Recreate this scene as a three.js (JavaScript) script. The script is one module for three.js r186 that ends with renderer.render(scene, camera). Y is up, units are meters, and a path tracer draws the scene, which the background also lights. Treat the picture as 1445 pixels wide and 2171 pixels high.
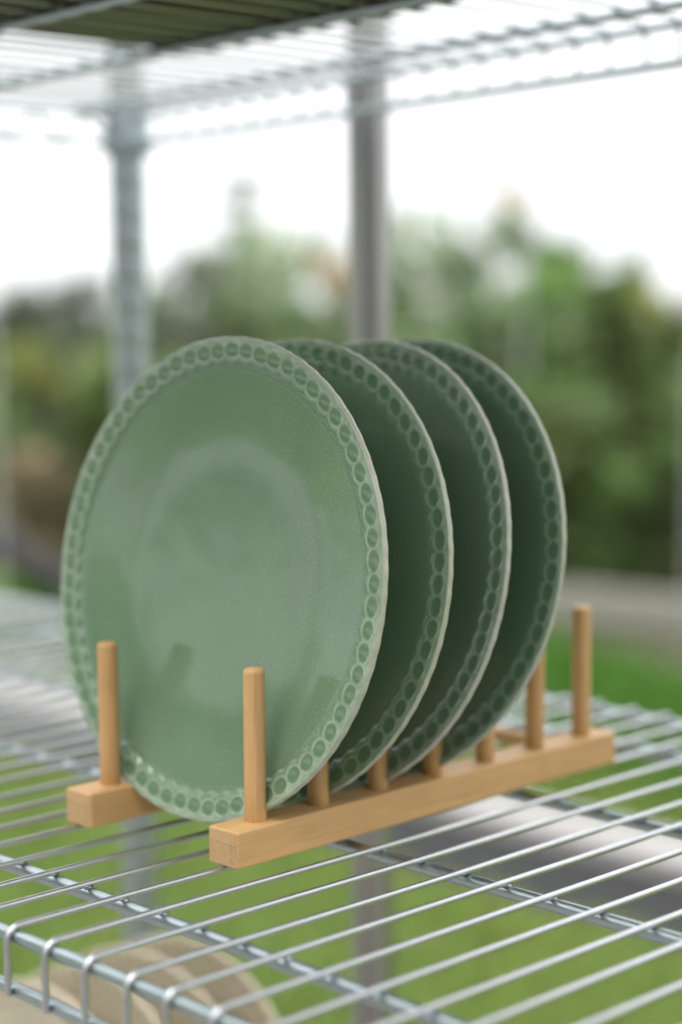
import * as THREE from 'three';
import { RoundedBoxGeometry } from 'three/addons/geometries/RoundedBoxGeometry.js';
import { mergeGeometries } from 'three/addons/utils/BufferGeometryUtils.js';
import { ImprovedNoise } from 'three/addons/math/ImprovedNoise.js';

// ---------------------------------------------------------------- camera
const scene = new THREE.Scene();
const camera = new THREE.PerspectiveCamera(30.44, 681 / 1024, 0.02, 400);
const EYE = new THREE.Vector3(-0.4829, 0.2526, 0.6383);
const YAW = 0.804209, PITCH = -0.107305, ROLL = -0.0072283;
camera.position.copy(EYE);
camera.lookAt(EYE.x + Math.cos(PITCH) * Math.cos(YAW), EYE.y + Math.sin(PITCH), EYE.z - Math.cos(PITCH) * Math.sin(YAW));
camera.rotateZ(ROLL);
camera.focus = 0.832;
camera.userData.fStop = 3.0;

// ---------------------------------------------------------------- light: an overcast sky and a weak, very soft sun
const SKY = 1.0, SUN_DIR = new THREE.Vector3(-0.35, 0.85, 0.1).normalize();
{
  const w = 512, h = 256, data = new Float32Array(w * h * 4), nz = new ImprovedNoise();
  for (let j = 0; j < h; j++) {
    const el = ((j + 0.5) / h - 0.5) * Math.PI, sy = Math.sin(el), cy = Math.cos(el);
    for (let i = 0; i < w; i++) {
      const az = ((i + 0.5) / w) * 2 * Math.PI, x = cy * Math.cos(az), z = cy * Math.sin(az);
      let n = 0, a = 0.5, f = 2.2;
      for (let o = 0; o < 4; o++) { n += a * nz.noise(x * f + 7, sy * f * 1.6 + 3, z * f + 11); a *= 0.5; f *= 2.1; }
      const b = SKY * (0.58 + 0.78 * Math.max(0, sy)) * (1 + 0.2 * n), k = (j * w + i) * 4;
      data[k] = b * 0.985; data[k + 1] = b; data[k + 2] = b * 1.03; data[k + 3] = 1;
    }
  }
  const sky = new THREE.DataTexture(data, w, h, THREE.RGBAFormat, THREE.FloatType);
  sky.mapping = THREE.EquirectangularReflectionMapping;
  sky.magFilter = sky.minFilter = THREE.LinearFilter;
  sky.needsUpdate = true;
  scene.background = sky;
  scene.environment = sky;
}
const sun = new THREE.DirectionalLight(0xfff4e2, 0.7);
sun.position.copy(SUN_DIR).multiplyScalar(20);
sun.castShadow = true;
sun.shadow.radius = 45;
sun.shadow.mapSize.set(2048, 2048);
Object.assign(sun.shadow.camera, { left: -8, right: 8, top: 8, bottom: -8, near: 1, far: 60 });
scene.add(sun, sun.target);
const EXPOSURE = 2.2;

// ---------------------------------------------------------------- helpers
let seed = 20240611;
const rnd = () => { seed = (seed + 0x6d2b79f5) | 0; let t = Math.imul(seed ^ (seed >>> 15), 1 | seed); t = (t + Math.imul(t ^ (t >>> 7), 61 | t)) ^ t; return ((t ^ (t >>> 14)) >>> 0) / 4294967296; };
const rr = (a, b) => a + (b - a) * rnd();
const noise3 = new ImprovedNoise();
const fbm = (x, y, z = 0, o = 4) => { let n = 0, a = 0.5; for (let i = 0; i < o; i++) { n += a * noise3.noise(x, y, z); x *= 2.03; y *= 2.03; z += 5.7; a *= 0.5; } return n; };
const sst = (a, b, x) => { const t = Math.min(1, Math.max(0, (x - a) / (b - a))); return t * t * (3 - 2 * t); };
const V = (x, y, z) => new THREE.Vector3(x, y, z);
const mm = (x, y, z) => new THREE.Vector3(x / 1000, y / 1000, z / 1000);
const used = {};
function numbered(n) { const k = used[n] = (used[n] ?? -1) + 1; return k ? `${n}_${String(k).padStart(3, '0')}` : n; }
function tag(o, label, category, group) { o.userData.label = label; o.userData.category = category; if (group) o.userData.group = group; return o; }
function shade(o) { o.traverse(c => { if (c.isMesh) { c.castShadow = true; c.receiveShadow = true; } }); return o; }
function thing(name, label, category, group) { const o = new THREE.Group(); o.name = numbered(name); tag(o, label, category, group); scene.add(o); return o; }
function part(name, geo, mat, parent) { const m = new THREE.Mesh(geo, mat); m.name = name; m.castShadow = m.receiveShadow = true; parent.add(m); return m; }
function structure(name, geo, mat) { const m = new THREE.Mesh(geo, mat); m.name = name; m.userData.kind = 'structure'; m.receiveShadow = m.castShadow = true; scene.add(m); return m; }
// a picture of a material: fn(u, v) gives linear r, g, b
function tex(w, h, fn, srgb = true) {
  const d = new Uint8Array(w * h * 4), enc = c => { c = Math.min(1, Math.max(0, c)); return 255 * (srgb ? (c <= 0.0031308 ? 12.92 * c : 1.055 * Math.pow(c, 1 / 2.4) - 0.055) : c); };
  for (let j = 0; j < h; j++) for (let i = 0; i < w; i++) {
    const c = fn((i + 0.5) / w, (j + 0.5) / h), k = (j * w + i) * 4;
    d[k] = enc(c[0]); d[k + 1] = enc(c[1]); d[k + 2] = enc(c[2]); d[k + 3] = 255;
  }
  const t = new THREE.DataTexture(d, w, h);
  t.wrapS = t.wrapT = THREE.RepeatWrapping; t.magFilter = THREE.LinearFilter; t.minFilter = THREE.LinearMipmapLinearFilter; t.generateMipmaps = true;
  if (srgb) t.colorSpace = THREE.SRGBColorSpace;
  t.needsUpdate = true;
  return t;
}
// a round bar along a list of points, uv in metres (u along, v around), ends closed
function bar(pts, r, sides = 10) {
  const P = [], N = [], UV = [], I = [], n = pts.length, T = [];
  for (let i = 0; i < n; i++) T.push(pts[Math.min(n - 1, i + 1)].clone().sub(pts[Math.max(0, i - 1)]).normalize());
  let nx = Math.abs(T[0].y) > 0.9 ? V(1, 0, 0) : V(0, 1, 0);
  nx.addScaledVector(T[0], -nx.dot(T[0])).normalize();
  let len = 0;
  for (let i = 0; i < n; i++) {
    if (i) { len += pts[i].distanceTo(pts[i - 1]); nx.addScaledVector(T[i], -nx.dot(T[i])).normalize(); }
    const b = T[i].clone().cross(nx), rad = typeof r === 'function' ? r(i / (n - 1)) : r;
    for (let k = 0; k <= sides; k++) {
      const a = (k / sides) * 2 * Math.PI, d = nx.clone().multiplyScalar(Math.cos(a)).addScaledVector(b, Math.sin(a));
      P.push(pts[i].x + d.x * rad, pts[i].y + d.y * rad, pts[i].z + d.z * rad); N.push(d.x, d.y, d.z); UV.push(len, (k / sides) * 2 * Math.PI * rad);
      if (i < n - 1 && k < sides) { const q = i * (sides + 1) + k, w = q + sides + 1; I.push(q, w + 1, w, q, q + 1, w + 1); }
    }
  }
  for (const e of [0, n - 1]) {
    const c = P.length / 3, t = T[e].clone().multiplyScalar(e ? 1 : -1);
    P.push(pts[e].x, pts[e].y, pts[e].z); N.push(t.x, t.y, t.z); UV.push(0, 0);
    for (let k = 0; k <= sides; k++) { const q = (e * (sides + 1) + k) * 3; P.push(P[q], P[q + 1], P[q + 2]); N.push(t.x, t.y, t.z); UV.push(0, 0); if (k < sides) e ? I.push(c, c + 1 + k, c + 2 + k) : I.push(c, c + 2 + k, c + 1 + k); }
  }
  const g = new THREE.BufferGeometry();
  g.setAttribute('position', new THREE.Float32BufferAttribute(P, 3)); g.setAttribute('normal', new THREE.Float32BufferAttribute(N, 3)); g.setAttribute('uv', new THREE.Float32BufferAttribute(UV, 2)); g.setIndex(I);
  return g;
}

// ---------------------------------------------------------------- the ground, 0.95 m below the shelf
const GY = -0.95;
const lawnTex = tex(1024, 1024, (u, v) => {
  const s = (a, o) => { const q = u * Math.PI * 2, w = v * Math.PI * 2; return fbm(Math.cos(q) * a + 9, Math.sin(q) * a + Math.cos(w) * a, Math.sin(w) * a + o, 4); };
  const big = s(1.6, 0), fine = s(14, 3), t = 0.5 + 1.3 * big + 0.6 * fine, y = sst(0.05, 0.4, s(2.3, 8) + 0.2 * fine);
  const m = 0.75 + 0.5 * t;
  return [m * (0.155 + 0.08 * y), m * (0.22 + 0.015 * y), m * (0.06 + 0.01 * y)];
});
const flat = (pts, y, scale = 1) => {   // a level sheet with uv in metres
  const g = new THREE.ShapeGeometry(new THREE.Shape(pts.map(([x, z]) => new THREE.Vector2(x, -z))));
  const p = g.attributes.position, uv = g.attributes.uv;
  for (let i = 0; i < p.count; i++) uv.setXY(i, p.getX(i) / scale, p.getY(i) / scale);
  g.rotateX(-Math.PI / 2); g.translate(0, y, 0);
  return g;
};
structure('lawn', flat([[-120, 120], [120, 120], [120, -120], [-120, -120]], GY, 3), new THREE.MeshPhysicalMaterial({ map: lawnTex, roughness: 0.95, specularIntensity: 0.2 }));
const soilTex = tex(512, 512, (u, v) => { const q = u * 6.2832, w = v * 6.2832, n = fbm(Math.cos(q) * 5, Math.sin(q) * 5 + Math.cos(w) * 5, Math.sin(w) * 5, 5), g = sst(0, 0.4, fbm(Math.cos(q) * 2 + 4, Math.sin(q) * 2 + Math.cos(w) * 2, Math.sin(w) * 2)); const m = 0.8 + 0.9 * n; return [m * (0.075 - 0.02 * g), m * (0.075 + 0.02 * g), m * (0.034 - 0.01 * g)]; });
structure('soil', flat([[3.75, -1.9], [4.24, -2.75], [4.78, -3.7], [4.52, -5.2], [4.3, -7.2], [4.0, -9.5], [3.4, -13], [30, -13], [30, 4], [3.2, 4]], GY + 0.004, 1.5), new THREE.MeshStandardMaterial({ map: soilTex, roughness: 1 }));
const gritTex = tex(512, 512, (u, v) => { const q = u * 6.2832, w = v * 6.2832, n = 1 + 0.35 * fbm(Math.cos(q) * 9, Math.sin(q) * 9 + Math.cos(w) * 9, Math.sin(w) * 9, 5) + rr(-0.08, 0.08); return [n * 0.5, n * 0.5, n * 0.5]; });
structure('added_patio', flat([[-7, -9], [0.82, -9], [0.82, 7], [-7, 7]], GY + 0.012), new THREE.MeshStandardMaterial({ map: gritTex, color: new THREE.Color().setRGB(0.5, 0.485, 0.46), roughness: 0.9 }));  // unseen paving added so the wires mirror neutral grey instead of lawn
structure('asphalt_path', flat([[2.33, 3], [2.69, 3], [2.69, -14], [2.33, -14]], GY + 0.008), new THREE.MeshStandardMaterial({ map: gritTex, color: new THREE.Color().setRGB(0.024, 0.024, 0.026), roughness: 0.9 }));
const kerb = new THREE.BoxGeometry(0.16, 0.05, 17); kerb.translate(2.775, GY + 0.02, -5.5);
structure('concrete_path_edge', kerb, new THREE.MeshStandardMaterial({ map: gritTex, color: new THREE.Color().setRGB(0.72, 0.69, 0.68), roughness: 0.9 }));
{
  const one = new THREE.BufferGeometry(), P = [], N = [], I = [];
  for (let b = 0; b < 5; b++) { const a = b * 1.3 + 0.4, x = Math.cos(a) * 0.012, z = Math.sin(a) * 0.012, tx = Math.cos(a) * 0.03, tz = Math.sin(a) * 0.03, wx = -Math.sin(a) * 0.0025, wz = Math.cos(a) * 0.0025, h = 0.03 + 0.012 * ((b * 7) % 3), q = P.length / 3; P.push(x - wx, 0, z - wz, x + wx, 0, z + wz, tx, h, tz); for (let k = 0; k < 3; k++) N.push(0, 1, 0); I.push(q, q + 1, q + 2); }
  one.setAttribute('position', new THREE.Float32BufferAttribute(P, 3)); one.setAttribute('normal', new THREE.Float32BufferAttribute(N, 3)); one.setIndex(I);
  const pts = [];
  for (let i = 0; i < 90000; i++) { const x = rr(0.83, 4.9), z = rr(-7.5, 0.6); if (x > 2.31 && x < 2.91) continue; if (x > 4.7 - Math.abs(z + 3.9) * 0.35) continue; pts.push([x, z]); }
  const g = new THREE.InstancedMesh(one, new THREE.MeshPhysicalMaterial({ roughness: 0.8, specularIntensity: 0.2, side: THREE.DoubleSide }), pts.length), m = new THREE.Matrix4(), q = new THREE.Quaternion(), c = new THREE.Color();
  pts.forEach(([x, z], i) => { q.setFromAxisAngle(V(0, 1, 0), rr(0, 6.28)); const far = sst(2.95, 3.5, x), s = rr(0.6, 1.4) * (1 + 0.7 * far), k = rr(0.75, 1.25) * (1 - 0.25 * far), y = (1 - far) * Math.max(0, fbm(x * 0.9, z * 0.9)); g.setMatrixAt(i, m.compose(V(x, GY + 0.003, z), q, V(s, s, s))); g.setColorAt(i, c.setRGB(k * (0.165 - 0.07 * far + 0.14 * y), k * (0.245 - 0.015 * far + 0.05 * y), k * (0.06 - 0.025 * far))); });  // far tufts taller and deeper green, with shade near the bed coloured in
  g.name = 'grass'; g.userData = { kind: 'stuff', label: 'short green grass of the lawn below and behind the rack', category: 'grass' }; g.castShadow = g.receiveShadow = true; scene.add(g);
}

// ---------------------------------------------------------------- metal of the rack
const zincTex = tex(1024, 64, (u, v) => {
  const n = fbm(u * 60, v * 6, 1, 3), s = fbm(u * 160, v * 9, 4, 2), fleck = sst(0.30, 0.36, fbm(u * 210, v * 14, 9, 3)) * sst(0.12, 0.3, fbm(u * 9, v, 20, 2));
  const b = (1 + 0.1 * n + 0.06 * s) * (1 - 0.6 * fleck);
  return [0.47 * b, 0.48 * b, 0.49 * b];
});
const zincRough = tex(512, 64, (u, v) => { const r = 0.38 + 0.16 * fbm(u * 50, v * 8, 2, 4); return [r, r, r]; }, false);
zincTex.repeat.set(2.6, 60); zincRough.repeat.set(3.1, 60);
const zinc = new THREE.MeshStandardMaterial({ map: zincTex, roughnessMap: zincRough, roughness: 1, metalness: 1 });
const blueTex = tex(512, 64, (u, v) => { const n = fbm(u * 40, v * 6, 6, 4), b = 1 + 0.14 * n; return [0.36 * b, 0.415 * b, 0.43 * b]; });
blueTex.repeat.set(2.2, 30);
const blueZinc = new THREE.MeshStandardMaterial({ map: blueTex, roughnessMap: zincRough, roughness: 0.95, metalness: 1 });

const rack = thing('wire_shelf_rack', 'galvanised wire shelf rack with ribbed round posts holding the racks of plates', 'shelf rack');
const Z0 = -588, Z1 = 602, XF = -60.8, XB = 465;
function surfaceWire(z, x0, x1) {
  const w = [], yy = t => 0.25 * Math.sin(t * 9 + z) , arc = 6;
  w.push(mm(x0, -28.6, z), mm(x0, -18, z), mm(x0, -arc, z));
  for (let k = 1; k < 6; k++) { const a = (k / 6) * Math.PI / 2; w.push(mm(x0 + arc * (1 - Math.cos(a)), -arc + arc * Math.sin(a), z)); }
  for (let k = 0; k <= 16; k++) { const t = k / 16; w.push(mm(x0 + arc + (x1 - x0 - 2 * arc) * t, k && k < 16 ? yy(t) : 0, z + (k && k < 16 ? 0.35 * Math.sin(t * 7 + z * 1.7) : 0))); }
  for (let k = 1; k < 6; k++) { const a = (k / 6) * Math.PI / 2; w.push(mm(x1 - arc + arc * Math.sin(a), -arc + arc * Math.cos(a), z)); }
  w.push(mm(x1, -arc, z), mm(x1, -18, z), mm(x1, -28.6, z));
  return bar(w, 0.00153, 12);
}
const straight = (a, b, n = 8) => Array.from({ length: n + 1 }, (_, i) => a.clone().lerp(b, i / n));
const wireA = [0, 1, 2, 3].map(v => surfaceWire(v * 0.77, XF, XB));
const collarGeo = new THREE.LatheGeometry([[14.9, -34], [19.8, -34], [20.3, -32], [19.8, -26], [18.8, -10], [18, 3], [17.4, 5], [14.9, 5]].map(([r, y]) => new THREE.Vector2(r / 1000, y / 1000)), 32);
// one wire shelf in its own group: z0 and z1 are its ends, bars the places of the support bars
function makeShelf(z0, z1, kFrom, kTo, bars, collars) {
  const s = new THREE.Group(); s.name = 'wire_shelf';
  for (let k = kFrom; k <= kTo; k++) { const m = part('surface_wire', wireA[Math.abs(k * 5) % 4], zinc, s); m.position.z = k * 0.026; m.userData = {}; }
  const e0 = z0 + 16, e1 = z1 - 16;
  const weld = (x, y) => { const l = []; for (let k = kFrom; k <= kTo; k++) { const g = new THREE.SphereGeometry(1, 8, 6); g.scale(rr(0.0017, 0.0024), rr(0.0009, 0.0013), rr(0.0021, 0.003)); g.translate(x / 1000 + rr(-0.0004, 0.0004), y / 1000, k * 0.026 + rr(-0.0005, 0.0005)); l.push(g); } return l; };
  for (const x of bars) part('support_bar', mergeGeometries([bar(straight(mm(x, -4.75, e0 - 10), mm(x, -4.75, e1 + 10), 30), 0.00315, 16), ...weld(x, -1.75)]), blueZinc, s);
  for (const x of [XF + 4.6, XB - 4.6]) for (const y of [-4.6, -27.6]) part('edge_rail', bar(straight(mm(x, y, e0), mm(x, y, e1), 30), 0.0030, 16), blueZinc, s);
  for (const z of [z0 + 3, z1 - 3]) {
    for (const y of [-4.6, -27.6]) part('edge_rail', bar(straight(mm(XF + 20, y, z), mm(XB - 20, y, z), 20), 0.0027, 12), blueZinc, s);
    const zig = []; for (let i = 0; i <= 20; i++) zig.push(mm(XF + 22 + (XB - XF - 44) * i / 20, i % 2 ? -6 : -26, z)); part('edge_truss', bar(zig, 0.0016, 8), blueZinc, s);
  }
  for (const [x, z] of collars) { const c = part('corner_collar', collarGeo, blueZinc, s); c.position.copy(mm(x, 0, z)); }
  return s;
}
const corners = [[XF + 4, Z0], [XB - 3, Z0], [XF + 4, Z1], [XB - 3, Z1]];
const mainShelf = makeShelf(Z0, Z1, -22, 22, [0, 132.4, 262, 393], corners); rack.add(mainShelf);
const topShelf = makeShelf(Z0, Z1, -22, 22, [405, 274, 143, 11], corners); topShelf.name = 'wire_shelf_001'; topShelf.position.y = 0.4265; topShelf.rotation.x = -0.025; rack.add(topShelf);
const lowShelf = mainShelf.clone(); lowShelf.name = 'wire_shelf_002'; lowShelf.position.y = -0.437; rack.add(lowShelf);
const sideShelf = makeShelf(-1196, Z0, -45, -24, [0, 132.4, 262, 393], [[XF + 4, -1196], [XB - 3, -1196]]); sideShelf.name = 'wire_shelf_003'; rack.add(sideShelf);
{ // ribbed posts: a groove every inch
  const prof = [[0, GY], [0.0175, GY], [0.0175, GY + 0.02], [0.0147, GY + 0.022]];
  for (let y = GY + 0.05; y < 0.86; y += 0.0254) prof.push([0.0147, y - 0.0016], [0.0137, y - 0.0007], [0.0137, y + 0.0007], [0.0147, y + 0.0016]);
  prof.push([0.0147, 0.86], [0.013, 0.865], [0, 0.866]);
  const g = new THREE.LatheGeometry(prof.map(([r, y]) => new THREE.Vector2(r, y)), 28);
  for (const [x, z] of [...corners, [XF + 4, -1196], [XB - 3, -1196]]) { const p = part('post', g, blueZinc, rack); p.position.copy(mm(x, 0, z)); }
}

// ---------------------------------------------------------------- plate racks of bamboo
const grainTex = tex(1024, 256, (u, v) => {
  const f = fbm(u * 5, v * 95, 2, 3), g = fbm(u * 14, v * 210, 7, 2), w = fbm(u * 3, v * 4, 5, 3), line = sst(0.28, 0.46, fbm(u * 8, v * 150, 12, 3));
  const node = 0.1 * Math.exp(-Math.pow((u - 0.37 + 0.02 * fbm(v * 9, 1, 2)) / 0.012, 2)) * (0.5 + fbm(u * 90, v * 60, 3));
  const spot = sst(0.42, 0.5, fbm(u * 34 + 3, v * 26, 31, 3));
  const m = (1 + 0.26 * f + 0.2 * g + 0.26 * w) * (1 - 0.34 * line) * (1 - node) * (1 - 0.5 * spot);
  return [0.53 * m, 0.32 * m * (1 - 0.05 * line), 0.138 * m * (1 - 0.1 * line)];
});
const endTex = tex(256, 256, (u, v) => {
  const cell = (s, o) => { const x = u * s, y = v * s; let d = 9; for (let a = -1; a < 2; a++) for (let b = -1; b < 2; b++) { const i = Math.floor(x) + a, j = Math.floor(y) + b, h = Math.sin(i * 127.1 + j * 311.7 + o) * 43758.5453, k = Math.sin(i * 269.5 + j * 183.3 + o) * 43758.5453; d = Math.min(d, Math.hypot(i + (h - Math.floor(h)) - x, j + (k - Math.floor(k)) - y)); } return d; };
  const strip = u > 0.77 ? 1 : 0, seam = Math.exp(-Math.pow((v - 0.64 - 0.012 * Math.sin(u * 8)) / 0.01, 2)) + (v < 0.64 ? 1 : 0.4) * Math.exp(-Math.pow((u - 0.77) / 0.012, 2)), dot = 1 - sst(0.12, 0.3, cell(strip ? 22 : 34, strip));
  const m = (0.9 + 0.2 * fbm(u * 8, v * 8, 2, 3) + (v > 0.64 ? 0.08 : 0)) * (1 - (strip ? 0.5 : 0.16) * dot) * (1 - 0.3 * Math.min(1, seam));
  return [0.50 * m, 0.32 * m, 0.155 * m];
});
const bamboo = new THREE.MeshPhysicalMaterial({ map: grainTex, bumpMap: grainTex, bumpScale: 0.00012, roughness: 0.5, specularIntensity: 0.7 });
const bamboos = [[1, 1, 1], [0.94, 0.92, 0.9], [1.05, 1.04, 1.06], [0.97, 0.93, 0.88]].map(c => { const m = bamboo.clone(); m.color.setRGB(...c); return m; });
const bambooEnd = new THREE.MeshStandardMaterial({ map: endTex, roughness: 0.65 });
function railGeo(len, h, w, shift) {           // grain along x; the sawn ends are a second material
  const box = new RoundedBoxGeometry(len, h, w, 3, 0.0012), g = box.index ? box.toNonIndexed() : box, p = g.attributes.position, n = g.attributes.normal, uv = g.attributes.uv, side = [], end = [];
  for (let t = 0; t < p.count; t += 3) {
    let ax = 0; for (let k = 0; k < 3; k++) ax += Math.abs(n.getX(t + k)) / 3;
    (ax > 0.75 ? end : side).push(t);
    for (let k = 0; k < 3; k++) {
      const i = t + k, x = p.getX(i), y = p.getY(i), z = p.getZ(i);
      if (ax > 0.75) uv.setXY(i, z / w + 0.5, y / h + 0.5);
      else uv.setXY(i, x / 0.32 + shift, (Math.abs(n.getY(t)) > Math.abs(n.getZ(t)) ? z + 0.031 : y) / 0.075 + shift * 3.3);
    }
  }
  const order = [...side, ...end], q = new THREE.BufferGeometry();
  for (const [name, size] of [['position', 3], ['normal', 3], ['uv', 2]]) { const src = g.attributes[name].array, out = []; for (const t of order) for (let k = 0; k < 3 * size; k++) out.push(src[t * size + k]); q.setAttribute(name, new THREE.Float32BufferAttribute(out, size)); }
  q.addGroup(0, side.length * 3, 0); q.addGroup(side.length * 3, end.length * 3, 1);
  return q;
}
const pegProfile = [[0, 0], [5.1, 0], [5.1, 20], [5.05, 69.4], [4.75, 70.9], [3.6, 71.8], [0, 71.9]].map(([r, y]) => new THREE.Vector2(r / 1000, y / 1000));
const pegs = [0, 1, 2].map(k => { const g = new THREE.LatheGeometry(pegProfile, 28), uv = g.attributes.uv, p = g.attributes.position; for (let i = 0; i < uv.count; i++) { const cap = p.getY(i) > 0.0714; uv.setXY(i, p.getY(i) / 0.32 + 0.21 * k, (cap ? p.getX(i) : uv.getX(i) * 0.032) / 0.075 + k * 0.31); } return g; });
const plateRack = thing('plate_rack', 'bamboo plate rack with two rails of upright pegs on the wire shelf, holding green plates', 'plate rack');
plateRack.position.copy(mm(201, 1.5, -53));
const RAIL_H = 17.4;
for (const [cx, cz, sh] of [[195.4 - 201, -1.5 + 53, 0.13], [189.9 - 201, -104.1 + 53, 0.57]]) {
  const r = part('rail', railGeo(0.281, RAIL_H / 1000, 0.0198, sh), [bamboo, bambooEnd], plateRack);
  r.position.copy(mm(cx, RAIL_H / 2, cz)); r.rotation.y = 0.0178;
  for (let i = 0; i < 7; i++) { const dx = -120.2 + i * 40.35, peg = part('peg', pegs[(i + (cz > 0 ? 0 : 1)) % 3], bamboos[(i * 3 + (cz > 0 ? 2 : 1)) % 4], plateRack); peg.position.copy(mm(cx + dx, RAIL_H - 0.6, cz - dx * 0.0178)); peg.rotation.set(rr(-0.006, 0.006), (cz > 0 ? 0 : 1.1) + i * 0.9, rr(-0.006, 0.006)); }
}
for (const dx of [-8, 113]) { const g = bar(straight(V(0, 0, -0.0425), V(0, 0, 0.0425), 4), 0.0045, 14); const c = part('cross_dowel', g, bamboo, plateRack); c.position.copy(mm(dx, 8.6, 0)); }

// ---------------------------------------------------------------- plates: pressed dots all round the rim
const NB = 67, R = 0.1164;
// height of the face (mm) by radius (mm, for a plate of radius 116.4), before the dots
const faceZ = (r, q = r) => { if (r < 50) return -10.08 + 0.00016 * r * r; if (r < 82) { const t = r - 50; return -9.68 + 0.016 * t + 0.00256 * t * t; } if (r < 100) return -6.545 + 0.18 * (r - 82); return -3.305 + 1.35 * sst(102.0, 104.4, q) + 1.955 * Math.pow(Math.max(0, r - 102) / 14.4, 0.95); };
function dot(r, a) {                            // (dimple 0..1, ridge 0..1) of the dots
  const ph = a / (2 * Math.PI) * NB, i = Math.floor(ph), s = (ph - i - 0.5) * (2 * Math.PI * 109.9 / NB), j = Math.sin(i * 12.9898) * 43758.5453, w = 0.9 + 0.16 * (j - Math.floor(j)), off = 0.5 * Math.sin(i * 4.7 + 1);
  const e = Math.hypot(s / (5.2 * w), (r - 109.7 - 0.7 * off) / 4.05);
  const inner = Math.exp(-Math.pow((e - 1.08) / 0.24, 2)) * (r < 116 ? 1 : 0);
  return [1 - sst(0.74, 1.0, e), inner, e];
}
function plateGeo(perDot) {
  const NA = NB * perDot, rings = [], P = [], UV = [], I = [];
  const add = (r, z, k = 0) => rings.push([r, z, k]);
  for (const r of [0, 4, 8, 13, 18, 24, 30, 36, 42, 48, 54, 59, 63, 66, 68, 70, 72, 74, 76, 78, 80, 83, 86, 89, 92, 95, 98, 99.4]) add(r, faceZ(r), 0);
  for (let r = 100; r < 114.6; r += perDot > 8 ? 0.55 : 1.2) add(r, faceZ(r), 1);
  for (const [r, z] of [[114.6, -0.35], [115.3, 0.05], [115.9, -0.2], [116.3, -0.9], [116.4, -1.9], [116.2, -2.9], [115.6, -3.7], [114.6, -4.3], [112, -4.9], [105, -6.4], [98, -8.2], [90, -10], [82, -11.8], [76, -13.4], [72, -14.2], [71.5, -17], [70, -17.6], [67, -17.6], [66, -16.6], [65.4, -15.0], [50, -15], [25, -15], [0, -15]]) add(r, z, 0);
  for (const [r, z, k] of rings) for (let i = 0; i <= NA; i++) {
    const a = (i / NA) * 2 * Math.PI; let h = z + 0.25 * Math.sin(a * 2 + 0.6) * (r / 116) + 0.1 * Math.sin(a * 5 + 1) * (r / 116) + 0.32 * fbm(r * Math.cos(a) / 34 + 3, r * Math.sin(a) / 34, 1.5, 2), q = r;
    if (k) { const [d, rg, e] = dot(r, a); h += faceZ(r, r - 0.75 * Math.cos(a * NB)) - z; h += -0.3 * Math.max(0, 1 - e * e) - 0.06 * d + 0.26 * rg; }
    if (r > 112) q += 0.12 * Math.cos(a * NB) + 0.15 * Math.sin(a * 3);
    P.push(q * Math.cos(a) / 1000, q * Math.sin(a) / 1000, h / 1000); UV.push(q * Math.cos(a) / 240 + 0.5, q * Math.sin(a) / 240 + 0.5);
  }
  for (let j = 0; j < rings.length - 1; j++) for (let i = 0; i < NA; i++) { const q = j * (NA + 1) + i, w = q + NA + 1; I.push(q, w, w + 1, q, w + 1, q + 1); }
  const g = new THREE.BufferGeometry(); g.setAttribute('position', new THREE.Float32BufferAttribute(P, 3)); g.setAttribute('uv', new THREE.Float32BufferAttribute(UV, 2)); g.setIndex(I); g.computeVertexNormals();
  for (let i = 0; i <= NA; i++) { g.attributes.normal.setXYZ(i, 0, 0, 1); g.attributes.normal.setXYZ((rings.length - 1) * (NA + 1) + i, 0, 0, -1); }
  const n = g.attributes.normal; for (let j = 1; j < rings.length - 1; j++) { const a = j * (NA + 1), b = a + NA, x = n.getX(a) + n.getX(b), y = n.getY(a) + n.getY(b), z = n.getZ(a) + n.getZ(b), l = Math.hypot(x, y, z); for (const q of [a, b]) n.setXYZ(q, x / l, y / l, z / l); }
  return g;
}
// glaze: darker where it pools in the dots, thin and pale on their borders and on the lip, with a fine fleck
function glaze(size, base, thin, lip, pool, spots) {
  return tex(size, size, (u, v) => {
    const x = (u - 0.5) * 240, y = (v - 0.5) * 240, r = Math.hypot(x, y), a = (Math.atan2(y, x) + 2 * Math.PI) % (2 * Math.PI);
    const big = fbm(u * 5, v * 5, 3, 3), f = fbm(u * 170, v * 170, 8, 2), ff = rr(-1, 1), streak = fbm(r * 0.45, 3.3, 40, 2);
    let c = base.map((b, k) => b * (1 + 0.16 * big + 0.06 * streak + 0.22 * f + 0.06 * ff + (k === 0 ? 0.1 * fbm(u * 3, v * 3, 17, 3) : 0)));
    const fleck = sst(0.2, 0.42, f) * (0.35 + 0.5 * sst(-0.1, 0.25, fbm(u * 4 + 5, v * 4, 5, 2)));
    c = c.map((b, k) => b + (thin[k] - b) * 0.28 * fleck);
    if (r > 99) {
      const [d, rg] = dot(Math.min(r, 116), a);
      const t = Math.min(1, Math.max(rg * 0.85, 0.95 * sst(109.5, 112.5, r))) * (1 - d) * (0.8 + 0.9 * fbm(u * 16, v * 16, 22, 2) + 0.6 * fbm(u * 60, v * 60, 2, 2));
      c = c.map((b, k) => b + (pool[k] * (1 + 0.2 * f) - b) * 0.8 * d);
      c = c.map((b, k) => b + (thin[k] - b) * Math.min(1, Math.max(0, t)) * 0.7);
      const l = sst(115.5, 116.1, r) * (0.8 + 0.5 * fbm(u * 40, v * 40, 6, 2)); c = c.map((b, k) => b + (lip[k] - b) * Math.min(1, Math.max(0, l)));
    }
    if (spots) { const s = sst(0.33, 0.42, fbm(u * 9 + 2, v * 9, 50, 3)); c = c.map((b, k) => b + ([0.3, 0.16, 0.06][k] - b) * 0.7 * s); }
    return c;
  });
}
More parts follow.
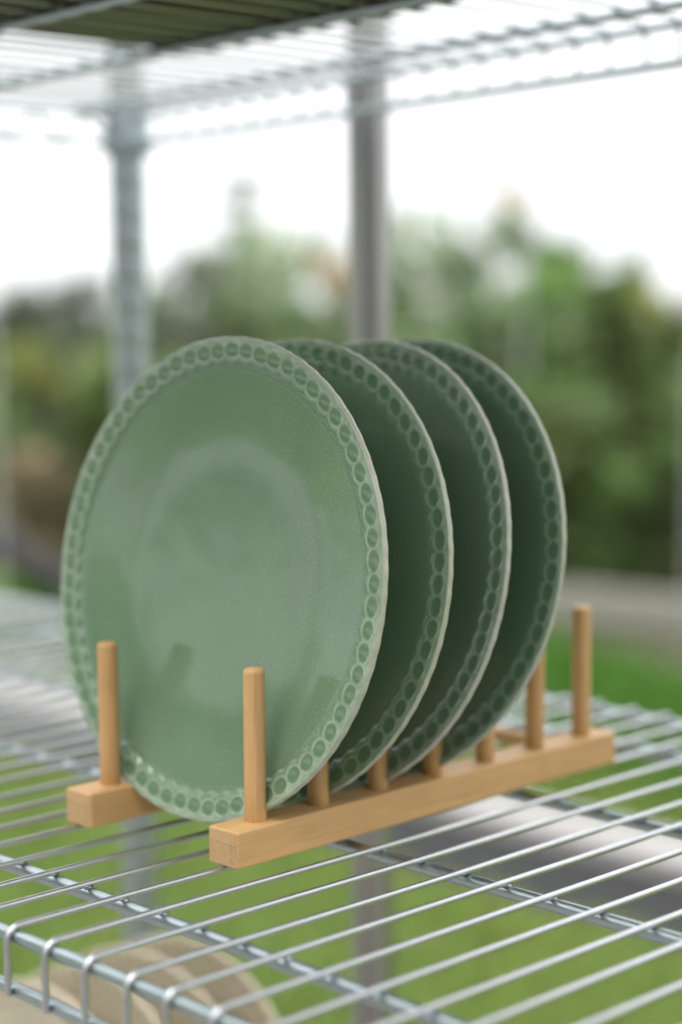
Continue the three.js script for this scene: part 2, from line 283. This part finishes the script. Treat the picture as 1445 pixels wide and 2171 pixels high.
const green = new THREE.MeshPhysicalMaterial({ map: glaze(2048, [0.142, 0.222, 0.136], [0.37, 0.45, 0.35], [0.44, 0.43, 0.34], [0.112, 0.192, 0.107]), roughness: 0.12, ior: 1.53 });
const taupe = new THREE.MeshPhysicalMaterial({ map: glaze(1024, [0.52, 0.46, 0.34], [0.66, 0.6, 0.46], [0.62, 0.52, 0.38], [0.36, 0.3, 0.2], true), roughness: 0.2, ior: 1.5 });
const plateShape = plateGeo(14), plateShapeFar = plateGeo(6);
const tones = [[1, 1, 1], [0.96, 1, 0.95], [1.0, 0.98, 1.02], [0.94, 0.97, 0.98]].map(c => { const m = green.clone(); m.color.setRGB(...c); return m; });
function plate(geo, mat, c, tilt, yaw, spin, label, group, scale = 1) {
  const o = new THREE.Mesh(geo, mat); o.name = numbered('dinner_plate'); o.position.copy(mm(...c));
  o.rotation.set(-tilt * Math.PI / 180, -Math.PI / 2 + yaw * Math.PI / 180, 0, 'YXZ'); o.rotateZ(spin); o.scale.setScalar(scale);
  tag(o, label, 'plate', group); o.castShadow = o.receiveShadow = true; scene.add(o); return o;
}
const GREEN = 'green plates standing in the bamboo rack', TAUPE = 'beige plates standing below the shelf';
plate(plateShape, tones[0], [91.8, 125.2, -50.9], 8.5, 0.9, 0.02, 'sage green plate with dotted rim, the frontmost and only one seen in full', GREEN);
plate(plateShape, tones[1], [136.2, 123.5, -54], 10, 1, 1.3, 'dark green plate with dotted rim directly behind the frontmost green plate', GREEN);
plate(plateShape, tones[2], [180.5, 123.3, -51], 12, -3, 2.6, 'dark green plate with dotted rim, third from the front, before the rearmost green one', GREEN);
plate(plateShape, tones[3], [216.8, 123, -53], 12, 0, 4.1, 'green plate with dotted rim at the back of the row, nearest the free pegs', GREEN);

// the beige plates on the shelf below
const lowRack = plateRack.clone(); lowRack.name = numbered('plate_rack'); scene.add(lowRack);
lowRack.position.copy(mm(238, -435.5, -317)); lowRack.scale.set(1, 1, 1.25);
tag(lowRack, 'bamboo plate rack on the lower shelf under the beige plates', 'plate rack');
const K = 130 / 116.4;
plate(plateShapeFar, taupe, [276, -296, -315], 8.5, 0, 0.4, 'beige plate below the shelf, rearmost and reaching farthest right', TAUPE, K);
plate(plateShapeFar, taupe, [237, -296, -318], 8.5, 1, 1.7, 'beige plate below the shelf, second from the right of the beige row', TAUPE, K);
plate(plateShapeFar, taupe, [195, -296, -313], 8.5, -1, 3.1, 'beige plate below the shelf, third from the right of the beige row', TAUPE, K);
plate(plateShapeFar, taupe, [154, -296, -315], 8.5, 0, 4.4, 'beige plate with brown speckles below the shelf, frontmost at the bottom left', TAUPE, K);

// ---------------------------------------------------------------- board lying on the top shelf, post behind the rack
{
  const t = tex(512, 512, (u, v) => { const f = fbm(u * 3, v * 40, 3, 4), w = fbm(u * 4, v * 4, 8, 3), m = 1 + 0.5 * f + 0.4 * w; return [0.042 * m, 0.019 * m, 0.010 * m]; });
  const g = new RoundedBoxGeometry(0.36, 0.018, 0.6, 2, 0.002); const o = new THREE.Mesh(g, new THREE.MeshStandardMaterial({ map: t, roughness: 0.7 }));
  o.name = 'wooden_board'; o.position.copy(mm(145, 426.5 + 1.8 + 9, -35)); o.rotation.x = -0.025; o.position.y -= 0.035 * 0.025; o.castShadow = o.receiveShadow = true; tag(o, 'dark brown wooden board lying on the top wire shelf', 'board'); scene.add(o);
}
{
  const g = new THREE.CylinderGeometry(0.0162, 0.0162, 3.3, 40, 1); g.translate(0.52, GY + 1.65, -0.3706);
  const t = tex(256, 256, (u, v) => { const m = 1 + 0.08 * fbm(u * 60, v * 3, 2, 3); return [0.33 * m, 0.325 * m, 0.325 * m]; });
  const o = new THREE.Mesh(g, new THREE.MeshStandardMaterial({ map: t, roughness: 0.26, metalness: 0.95 })); o.name = 'metal_post'; o.castShadow = o.receiveShadow = true;
  tag(o, 'smooth grey metal post standing upright just behind the wire rack', 'post'); scene.add(o);
}

// ---------------------------------------------------------------- garden behind: side is metres to the right of the view's middle, ahead metres from the camera
const spot = (side, ahead, y = GY) => V(EYE.x + ahead * Math.cos(YAW) + side * Math.sin(YAW), y, EYE.z - ahead * Math.sin(YAW) + side * Math.cos(YAW));
{
  const bt = tex(512, 128, (u, v) => { const m = 1 + 0.3 * fbm(u * 3, v * 30, 3, 4) + 0.2 * fbm(u * 5, v * 5, 6, 3); return [0.3 * m, 0.3 * m, 0.255 * m]; });
  const bm = new THREE.MeshStandardMaterial({ map: bt, roughness: 0.9 });
  const o = thing('garden_bed_edging', 'low edging of two weathered pale boards along the planting bed behind the plates', 'bed edging');
  const a = V(5.36, 0, -1.4), b = V(4.2, 0, -9.25), dir = b.clone().sub(a), L = dir.length(), ang = Math.atan2(-dir.z, dir.x);
  o.position.set(a.x, GY, a.z); o.rotation.y = ang;
  const bg = new RoundedBoxGeometry(L / 4 - 0.004, 0.066, 0.032, 2, 0.004), pg = new RoundedBoxGeometry(0.05, 0.15, 0.05, 2, 0.004);
  for (let r = 0; r < 2; r++) for (let k = 0; k < 4; k++) { const p = part('board', bg, bm, o); p.position.set((k + 0.5) * L / 4, 0.062 + r * 0.071, rr(-0.002, 0.002)); }
  for (let k = 0; k < 5; k++) { const p = part('stake', pg, bm, o); p.position.set(Math.min(L - 0.03, Math.max(0.03, k * L / 4)), 0.09, -0.045); }
}
{
  const pts = new THREE.CatmullRomCurve3([spot(-1.95, 7.3, -0.2), spot(-1.6, 7.15, -0.43), spot(-1.3, 7.0, -0.60), spot(-1.1, 6.95, -0.72), spot(-0.85, 6.9, -0.83), spot(-0.5, 6.9, -0.89), spot(-0.1, 6.95, -0.9)]).getPoints(120);
  const o = new THREE.Mesh(bar(pts, t => 0.098 - 0.042 * sst(0.1, 0.6, t) + 0.004 * Math.sin(t * 420), 20), new THREE.MeshStandardMaterial({ color: new THREE.Color().setRGB(0.012, 0.012, 0.014), roughness: 0.55 }));
  o.name = 'drain_pipe'; o.castShadow = true; tag(o, 'thick black flexible pipe curving down to the lawn at the left edge', 'pipe'); scene.add(o);
}
const leafMat = new THREE.MeshPhysicalMaterial({ vertexColors: true, roughness: 0.65, side: THREE.DoubleSide, transmission: 0.45, thickness: 0, specularIntensity: 0.22 });
const barkMat = new THREE.MeshStandardMaterial({ color: new THREE.Color().setRGB(0.11, 0.085, 0.06), roughness: 0.95 });
// leaves scattered through clumps: list of [centre, radii, count]; colours is a list of linear colours
function foliage(clumps, leaf, colours) {
  const P = [], C = [], N = [], I = [];
  for (const [c, rad, n] of clumps) {
    const tone = rr(0.8, 1.2), col0 = colours[Math.floor(rnd() * colours.length)];
    for (let i = 0; i < n; i++) {
      const d = V(rr(-1, 1), rr(-1, 1), rr(-1, 1)); if (d.lengthSq() > 1) { i--; continue; }
      d.multiplyScalar(0.55 + 0.45 * d.length()); const p = V(c.x + d.x * rad.x, c.y + d.y * rad.y, c.z + d.z * rad.z);
      const ax = V(rr(-1, 1), rr(-0.5, 0.8), rr(-1, 1)).normalize(), sd = V(rr(-1, 1), rr(-0.3, 0.3), rr(-1, 1)).cross(ax).normalize(), up = ax.clone().cross(sd), l = leaf * rr(0.6, 1.4), w = l * rr(0.28, 0.42);
      const col = rnd() < 0.75 ? col0 : colours[Math.floor(rnd() * colours.length)], t = tone * rr(0.75, 1.25), q = P.length / 3;
      for (const [a, b, h] of [[0, 0, 0], [0.45, -1, 0.12], [1, 0, -0.1], [0.45, 1, 0.12], [0.5, 0, 0]]) { P.push(p.x + ax.x * a * l + sd.x * b * w + up.x * h * l, p.y + ax.y * a * l + sd.y * b * w + up.y * h * l, p.z + ax.z * a * l + sd.z * b * w + up.z * h * l); C.push(col[0] * t, col[1] * t, col[2] * t); N.push(up.x, up.y, up.z); }
      I.push(q, q + 1, q + 4, q + 1, q + 2, q + 4, q + 2, q + 3, q + 4, q + 3, q, q + 4);
    }
  }
  const g = new THREE.BufferGeometry(); g.setAttribute('position', new THREE.Float32BufferAttribute(P, 3)); g.setAttribute('color', new THREE.Float32BufferAttribute(C, 3)); g.setAttribute('normal', new THREE.Float32BufferAttribute(N, 3)); g.setIndex(I); return g;
}
function plant(name, label, category, { side, ahead, w, h, base = 0.12, n, leaf = 0.045, colours, clumps = 34, top = 0.5, flowers, group }) {
  const o = thing(name, label, category, group), p = spot(side, ahead); o.position.copy(p);
  const list = [], stems = [];
  for (let k = 0; k < clumps; k++) {
    const t = (k + rnd()) / clumps, y = base + (h - base) * Math.pow(t, 0.85) * 0.94, wide = w * (t < 0.4 ? 0.7 + 0.75 * t : 1 - (1 - top) * (t - 0.4) / 0.6), a = rr(0, 6.283), r = wide * Math.sqrt(rnd()) * 0.8, s = rr(0.7, 1.3) * Math.max(0.27 * w, 0.06);
    const c = V(Math.cos(a) * r, Math.min(y, h - s * 0.5), Math.sin(a) * r); list.push([c, V(s, s * rr(0.7, 1.1), s), Math.round(2.3 * n / clumps * (1.3 - 0.7 * t))]); stems.push(c);
  }
  part('crown', foliage(list, leaf, colours), leafMat, o);
  const st = stems.filter((_, i) => i % 3 === 0).map(c => bar(straight(V(c.x * 0.12, -0.02, c.z * 0.12), c, 5).map((q, i) => q.add(V(rr(-0.012, 0.012) * (i && 1), 0, rr(-0.012, 0.012) * (i && 1)))), t => 0.013 * (1 - 0.75 * t) * (0.5 + h / 3), 6));
  part('trunk', mergeGeometries(st), barkMat, o);
  if (flowers) part('blossom', foliage(flowers.map(([x, y, z, s, m]) => [V(x, y, z), V(s, s * 0.8, s), m]), flowers.leaf ?? 0.04, flowers.colours), leafMat, o);
  return o;
}
const fl = (list, colours, leaf) => Object.assign(list, { colours, leaf });
const PALE = [[0.38, 0.48, 0.28], [0.31, 0.42, 0.23], [0.43, 0.5, 0.31], [0.25, 0.37, 0.17]], GREY = [[0.17, 0.2, 0.145], [0.14, 0.17, 0.115], [0.22, 0.25, 0.18]], FRESH = [[0.25, 0.4, 0.13], [0.28, 0.44, 0.15], [0.2, 0.34, 0.1], [0.3, 0.41, 0.2]], DEEP = [[0.15, 0.26, 0.08], [0.19, 0.32, 0.1], [0.23, 0.36, 0.13], [0.2, 0.23, 0.1]], YEL = [[0.4, 0.4, 0.12], [0.34, 0.38, 0.14]], ORANGE = [[0.6, 0.3, 0.05], [0.5, 0.28, 0.08]];
const B = (s) => s;
plant('shrub', 'dark grey green shrub at the far left, behind the yellow flowers', 'shrub', { side: -1.5, ahead: 9.8, w: 0.46, h: 1.42, n: 2600, colours: GREY, top: 0.75 });
plant('shrub', 'dark shrub cut off by the left edge of the photo', 'shrub', { side: -2.15, ahead: 9.9, w: 0.42, h: 1.41, n: 2000, colours: GREY, top: 0.8 });
plant('flowering_plant', 'plant with round yellow bloom beside the dark shrub at the left edge', 'flowering plant', { side: -1.3, ahead: 7.8, w: 0.13, h: 0.95, n: 500, colours: FRESH, clumps: 8, flowers: fl([[0, 1.0, 0, 0.11, 260], [0.05, 0.9, 0.05, 0.08, 120]], YEL) });
plant('shrub', 'light green leafy shrub to the left of the frontmost green plate', 'shrub', { side: -1.0, ahead: 7.9, w: 0.24, h: 1.03, n: 1500, colours: [[0.16, 0.24, 0.07], [0.13, 0.2, 0.06], [0.2, 0.26, 0.1]], top: 0.8 });
plant('dry_grass_tuft', 'tan dried plant low at the left, above the pale boards', 'dried plant', { side: -1.25, ahead: 7.75, w: 0.26, h: 0.62, n: 1200, leaf: 0.06, colours: [[0.42, 0.34, 0.22], [0.36, 0.31, 0.2], [0.3, 0.28, 0.16]], top: 0.9 });
plant('shrub', 'pale sage shrub right of the ribbed corner post', 'shrub', { side: -0.72, ahead: 10, w: 0.45, h: 1.58, n: 2300, colours: [...PALE, ...GREY], top: 0.6 });
plant('shrub', 'low dark shrub between the ribbed post and the frontmost plate top', 'shrub', { side: -0.8, ahead: 9, w: 0.36, h: 1.18, n: 2200, colours: GREY, top: 0.8 });
plant('young_tree', 'slim young tree whose leafy tip rises above the pale shrubs', 'tree', { side: -0.5, ahead: 10.2, w: 0.17, h: 2.02, n: 900, colours: [...PALE, [0.1, 0.16, 0.07]], top: 0.3, clumps: 16 });
plant('shrub', 'broad pale grey green shrub left of the smooth metal post', 'shrub', { side: -0.22, ahead: 9.6, w: 0.5, h: 1.64, n: 2800, colours: PALE, top: 0.7 });
plant('flowering_plant', 'plant with orange blossom just left of the smooth metal post', 'flowering plant', { side: -0.06, ahead: 8.9, w: 0.12, h: 1.3, n: 300, colours: PALE, clumps: 8, flowers: fl([[0, 1.38, 0, 0.07, 90], [0.06, 1.32, 0.04, 0.06, 60]], ORANGE) });
plant('shrub', 'pale shrub with yellowish tips just right of the smooth metal post', 'shrub', { side: 0.38, ahead: 9.5, w: 0.46, h: 1.72, n: 2200, colours: [...PALE, [0.34, 0.33, 0.2]], top: 0.7 });
plant('shrub', 'tall pale green shrub below the thin tan flower stalk', 'shrub', { side: 0.82, ahead: 9.5, w: 0.46, h: 1.74, n: 2300, colours: [...PALE, [0.11, 0.18, 0.1]], top: 0.65 });
plant('shrub', 'mid green shrub behind the rearmost green plate', 'shrub', { side: 0.75, ahead: 8.6, w: 0.42, h: 1.20, n: 2400, colours: [[0.13, 0.2, 0.085], [0.17, 0.24, 0.12], [0.11, 0.18, 0.07]], top: 0.8 });
plant('flower_stalk', 'thin tall tan flower stalk standing out against the white sky', 'flower stalk', { side: 0.7, ahead: 8.2, w: 0.06, h: 1.5, n: 60, colours: PALE, clumps: 7, flowers: fl([[-0.06, 1.86, 0, 0.04, 34], [-0.02, 1.78, 0, 0.04, 30], [0.02, 1.7, 0, 0.045, 34], [0.1, 1.68, 0.02, 0.045, 34], [0.04, 1.6, 0, 0.03, 16]], [[0.6, 0.42, 0.2], [0.5, 0.36, 0.16]], 0.032) });
plant('shrub', 'bright green shrub in the right half, beside the red brown shoots', 'shrub', { side: 1.02, ahead: 8.4, w: 0.3, h: 1.54, n: 2200, colours: FRESH, top: 0.75 });
plant('shrub', 'dark green shrub with red brown shoots near the right edge', 'shrub', { side: 1.16, ahead: 7.9, w: 0.28, h: 1.42, n: 2200, colours: DEEP, top: 0.85, flowers: fl([[-0.1, 1.2, 0, 0.09, 90], [-0.02, 1.12, 0.05, 0.08, 60], [-0.12, 1.28, -0.05, 0.06, 30]], [[0.17, 0.095, 0.05], [0.14, 0.1, 0.05]]) });
plant('flowering_plant', 'plant with bright yellow bloom near the right edge', 'flowering plant', { side: 1.24, ahead: 7.6, w: 0.15, h: 1.18, n: 700, colours: DEEP, clumps: 9, flowers: fl([[0, 1.22, 0, 0.075, 120], [0.05, 1.16, 0.05, 0.06, 70], [-0.06, 1.28, 0, 0.04, 30]], YEL) });
plant('shrub', 'dark green shrub cut off by the right edge', 'shrub', { side: 1.55, ahead: 7.8, w: 0.34, h: 1.24, n: 2200, colours: DEEP, top: 0.85 });
plant('shrub', 'low leafy green shrub right of the rearmost plate, above the pale boards', 'shrub', { side: 0.95, ahead: 7.7, w: 0.34, h: 0.93, n: 2200, colours: [...FRESH, ...DEEP], top: 0.85 });
plant('shrub', 'low dark olive shrub above the pale boards at the right edge', 'shrub', { side: 1.32, ahead: 7.45, w: 0.32, h: 0.86, n: 2000, colours: [...DEEP, [0.1, 0.11, 0.04]], top: 0.9 });
plant('shrub', 'shrub hidden behind the green plates, above the pale boards', 'shrub', { side: 0.2, ahead: 8.2, w: 0.5, h: 1.03, n: 1600, colours: [...FRESH, ...PALE], top: 0.9 });
plant('shrub', 'olive shrub behind the frontmost green plate, above the pale boards', 'shrub', { side: -0.5, ahead: 8.3, w: 0.45, h: 0.98, n: 1600, colours: [...FRESH, ...GREY], top: 0.9 });
plant('shrub', 'pale green shrub filling the gap between the tan stalk and the bright green shrub', 'shrub', { side: 1.08, ahead: 9.9, w: 0.4, h: 1.52, n: 2300, colours: [...PALE, ...FRESH], top: 0.7 });
plant('hedge', 'long grey green hedge closing the garden behind the shrubs', 'hedge', { side: 0, ahead: 12, w: 0.01, h: 0.3, n: 10, colours: GREY });
{ // the hedge proper
  const h = scene.children[scene.children.length - 1]; h.clear(); h.position.set(0, 0, 0);
  const list = [], stems = [];
  for (let s = -4; s < 4; s += 0.22) for (let k = 0; k < 4; k++) list.push([spot(s + rr(-0.1, 0.1), 12.3 + rr(-0.25, 0.25), GY + 0.2 + k * 0.31 + rr(-0.08, 0.08)), V(0.28, 0.24, 0.28), 150]);
  for (let s = -3.9; s < 4; s += 0.45) stems.push(bar(straight(spot(s, 12.3), spot(s + rr(-0.1, 0.1), 12.3, GY + 1), 4), 0.014, 6));
  part('crown', foliage(list, 0.055, [...GREY, ...PALE]), leafMat, h); part('trunk', mergeGeometries(stems), barkMat, h);
}
{ // thin stakes
  const sm = new THREE.MeshStandardMaterial({ color: new THREE.Color().setRGB(0.5, 0.53, 0.5), roughness: 0.6 });
  const stake = (side, ahead, h, r, label) => { const o = new THREE.Mesh(new THREE.CylinderGeometry(r, r * 1.1, h, 12), sm); o.name = numbered('garden_stake'); o.position.copy(spot(side, ahead, GY + h / 2 - 0.01)); tag(o, label, 'stake'); o.castShadow = true; scene.add(o); };
  stake(0.79, 8.05, 1.4, 0.008, 'pale thin stake rising before the green shrubs behind the rearmost plate');
  stake(1.235, 6.6, 1.05, 0.005, 'thin grey stake at the right edge in front of the shrubs');
  stake(-1.095, 5.95, 1.2, 0.005, 'thin grey stake at the left edge in front of the dark shrub');
}
{ // unseen building added behind the camera, so the metal mirrors wall, not sky
  const o = thing('added_house', 'unseen pale rendered building added behind the camera for the metal to mirror', 'added_house'); const c = spot(0.4, -3.9); o.position.copy(c); o.rotation.y = YAW - Math.PI / 2;
  const wt = tex(256, 256, (u, v) => { const m = 1 + 0.12 * fbm(u * 9, v * 9, 3, 4); return [0.42 * m, 0.4 * m, 0.37 * m]; });
  const wm = new THREE.MeshStandardMaterial({ map: wt, roughness: 0.9 }), fm = new THREE.MeshStandardMaterial({ color: 0xdad8d2, roughness: 0.5 }), gm = new THREE.MeshStandardMaterial({ color: 0x10161a, roughness: 0.08 });
  const box = (w, h, d, x, y, z) => { const g = new THREE.BoxGeometry(w, h, d); g.translate(x, y, z); return g; };
  part('wall', box(11, 2.9, 0.3, 0, 1.45, 0), wm, o);
  part('roof', box(11.8, 0.12, 3.2, 0, 2.97, 1.2), new THREE.MeshStandardMaterial({ color: 0x4a3a32, roughness: 0.9 }), o);
  for (const x of [-3.4, 1.6]) { const f = part('window', mergeGeometries([box(1.5, 0.08, 0.08, x, 2.2, -0.17), box(1.5, 0.08, 0.08, x, 1.0, -0.17), box(0.08, 1.12, 0.08, x - 0.71, 1.6, -0.17), box(0.08, 1.12, 0.08, x + 0.71, 1.6, -0.17), box(0.06, 1.12, 0.06, x, 1.6, -0.17)]), fm, o); part('pane', box(1.34, 1.12, 0.02, x, 1.6, -0.163), gm, f); }
  const d = part('door', box(0.95, 2.05, 0.06, -0.9, 1.03, -0.17), new THREE.MeshStandardMaterial({ color: 0x3c4a40, roughness: 0.6 }), o); part('handle', box(0.12, 0.03, 0.05, -0.55, 1.05, -0.22), fm, d);
}
{ // unseen trees added at left, so the glaze of the frontmost plate mirrors dark crowns
  const tree = (x, z, h, w, label) => {
    const o = thing('added_tree', label, 'tree'); o.position.set(x, GY, z);
    const list = []; for (let k = 0; k < 95; k++) { const a = rr(0, 6.283), t = rnd(), r = w * Math.sqrt(rnd()) * (1 - 0.45 * t); list.push([V(Math.cos(a) * r, h * (0.30 + 0.65 * t), Math.sin(a) * r), V(w * 0.26, w * 0.2, w * 0.26), 190]); }
    part('crown', foliage(list, 0.17, DEEP), leafMat, o);
    part('trunk', bar(straight(V(0, -0.05, 0), V(0.1, h * 0.7, 0.05), 8), t => 0.14 * (1 - 0.7 * t), 10), barkMat, o);
  };
  for (const [k, h, w, label] of [[-7.6, 8.6, 3.3, 'large tree added outside the frame, leftmost of the row mirrored in the frontmost plate'], [-2.6, 9.4, 3.5, 'tallest tree added outside the frame in the row mirrored in the frontmost plate'], [2.6, 8.2, 3.3, 'rounded tree added outside the frame, third of the mirrored row'], [7.8, 9, 3.4, 'large tree added outside the frame at the far end of the mirrored row']]) tree(-10.9 + k * 0.739, -12 - k * 0.671, h, w, label);
}

// ---------------------------------------------------------------- draw
const renderer = new THREE.WebGLRenderer({ antialias: true });
renderer.setSize(681, 1024);
renderer.toneMapping = THREE.LinearToneMapping;
renderer.toneMappingExposure = EXPOSURE;
renderer.shadowMap.enabled = true;
renderer.render(scene, camera);
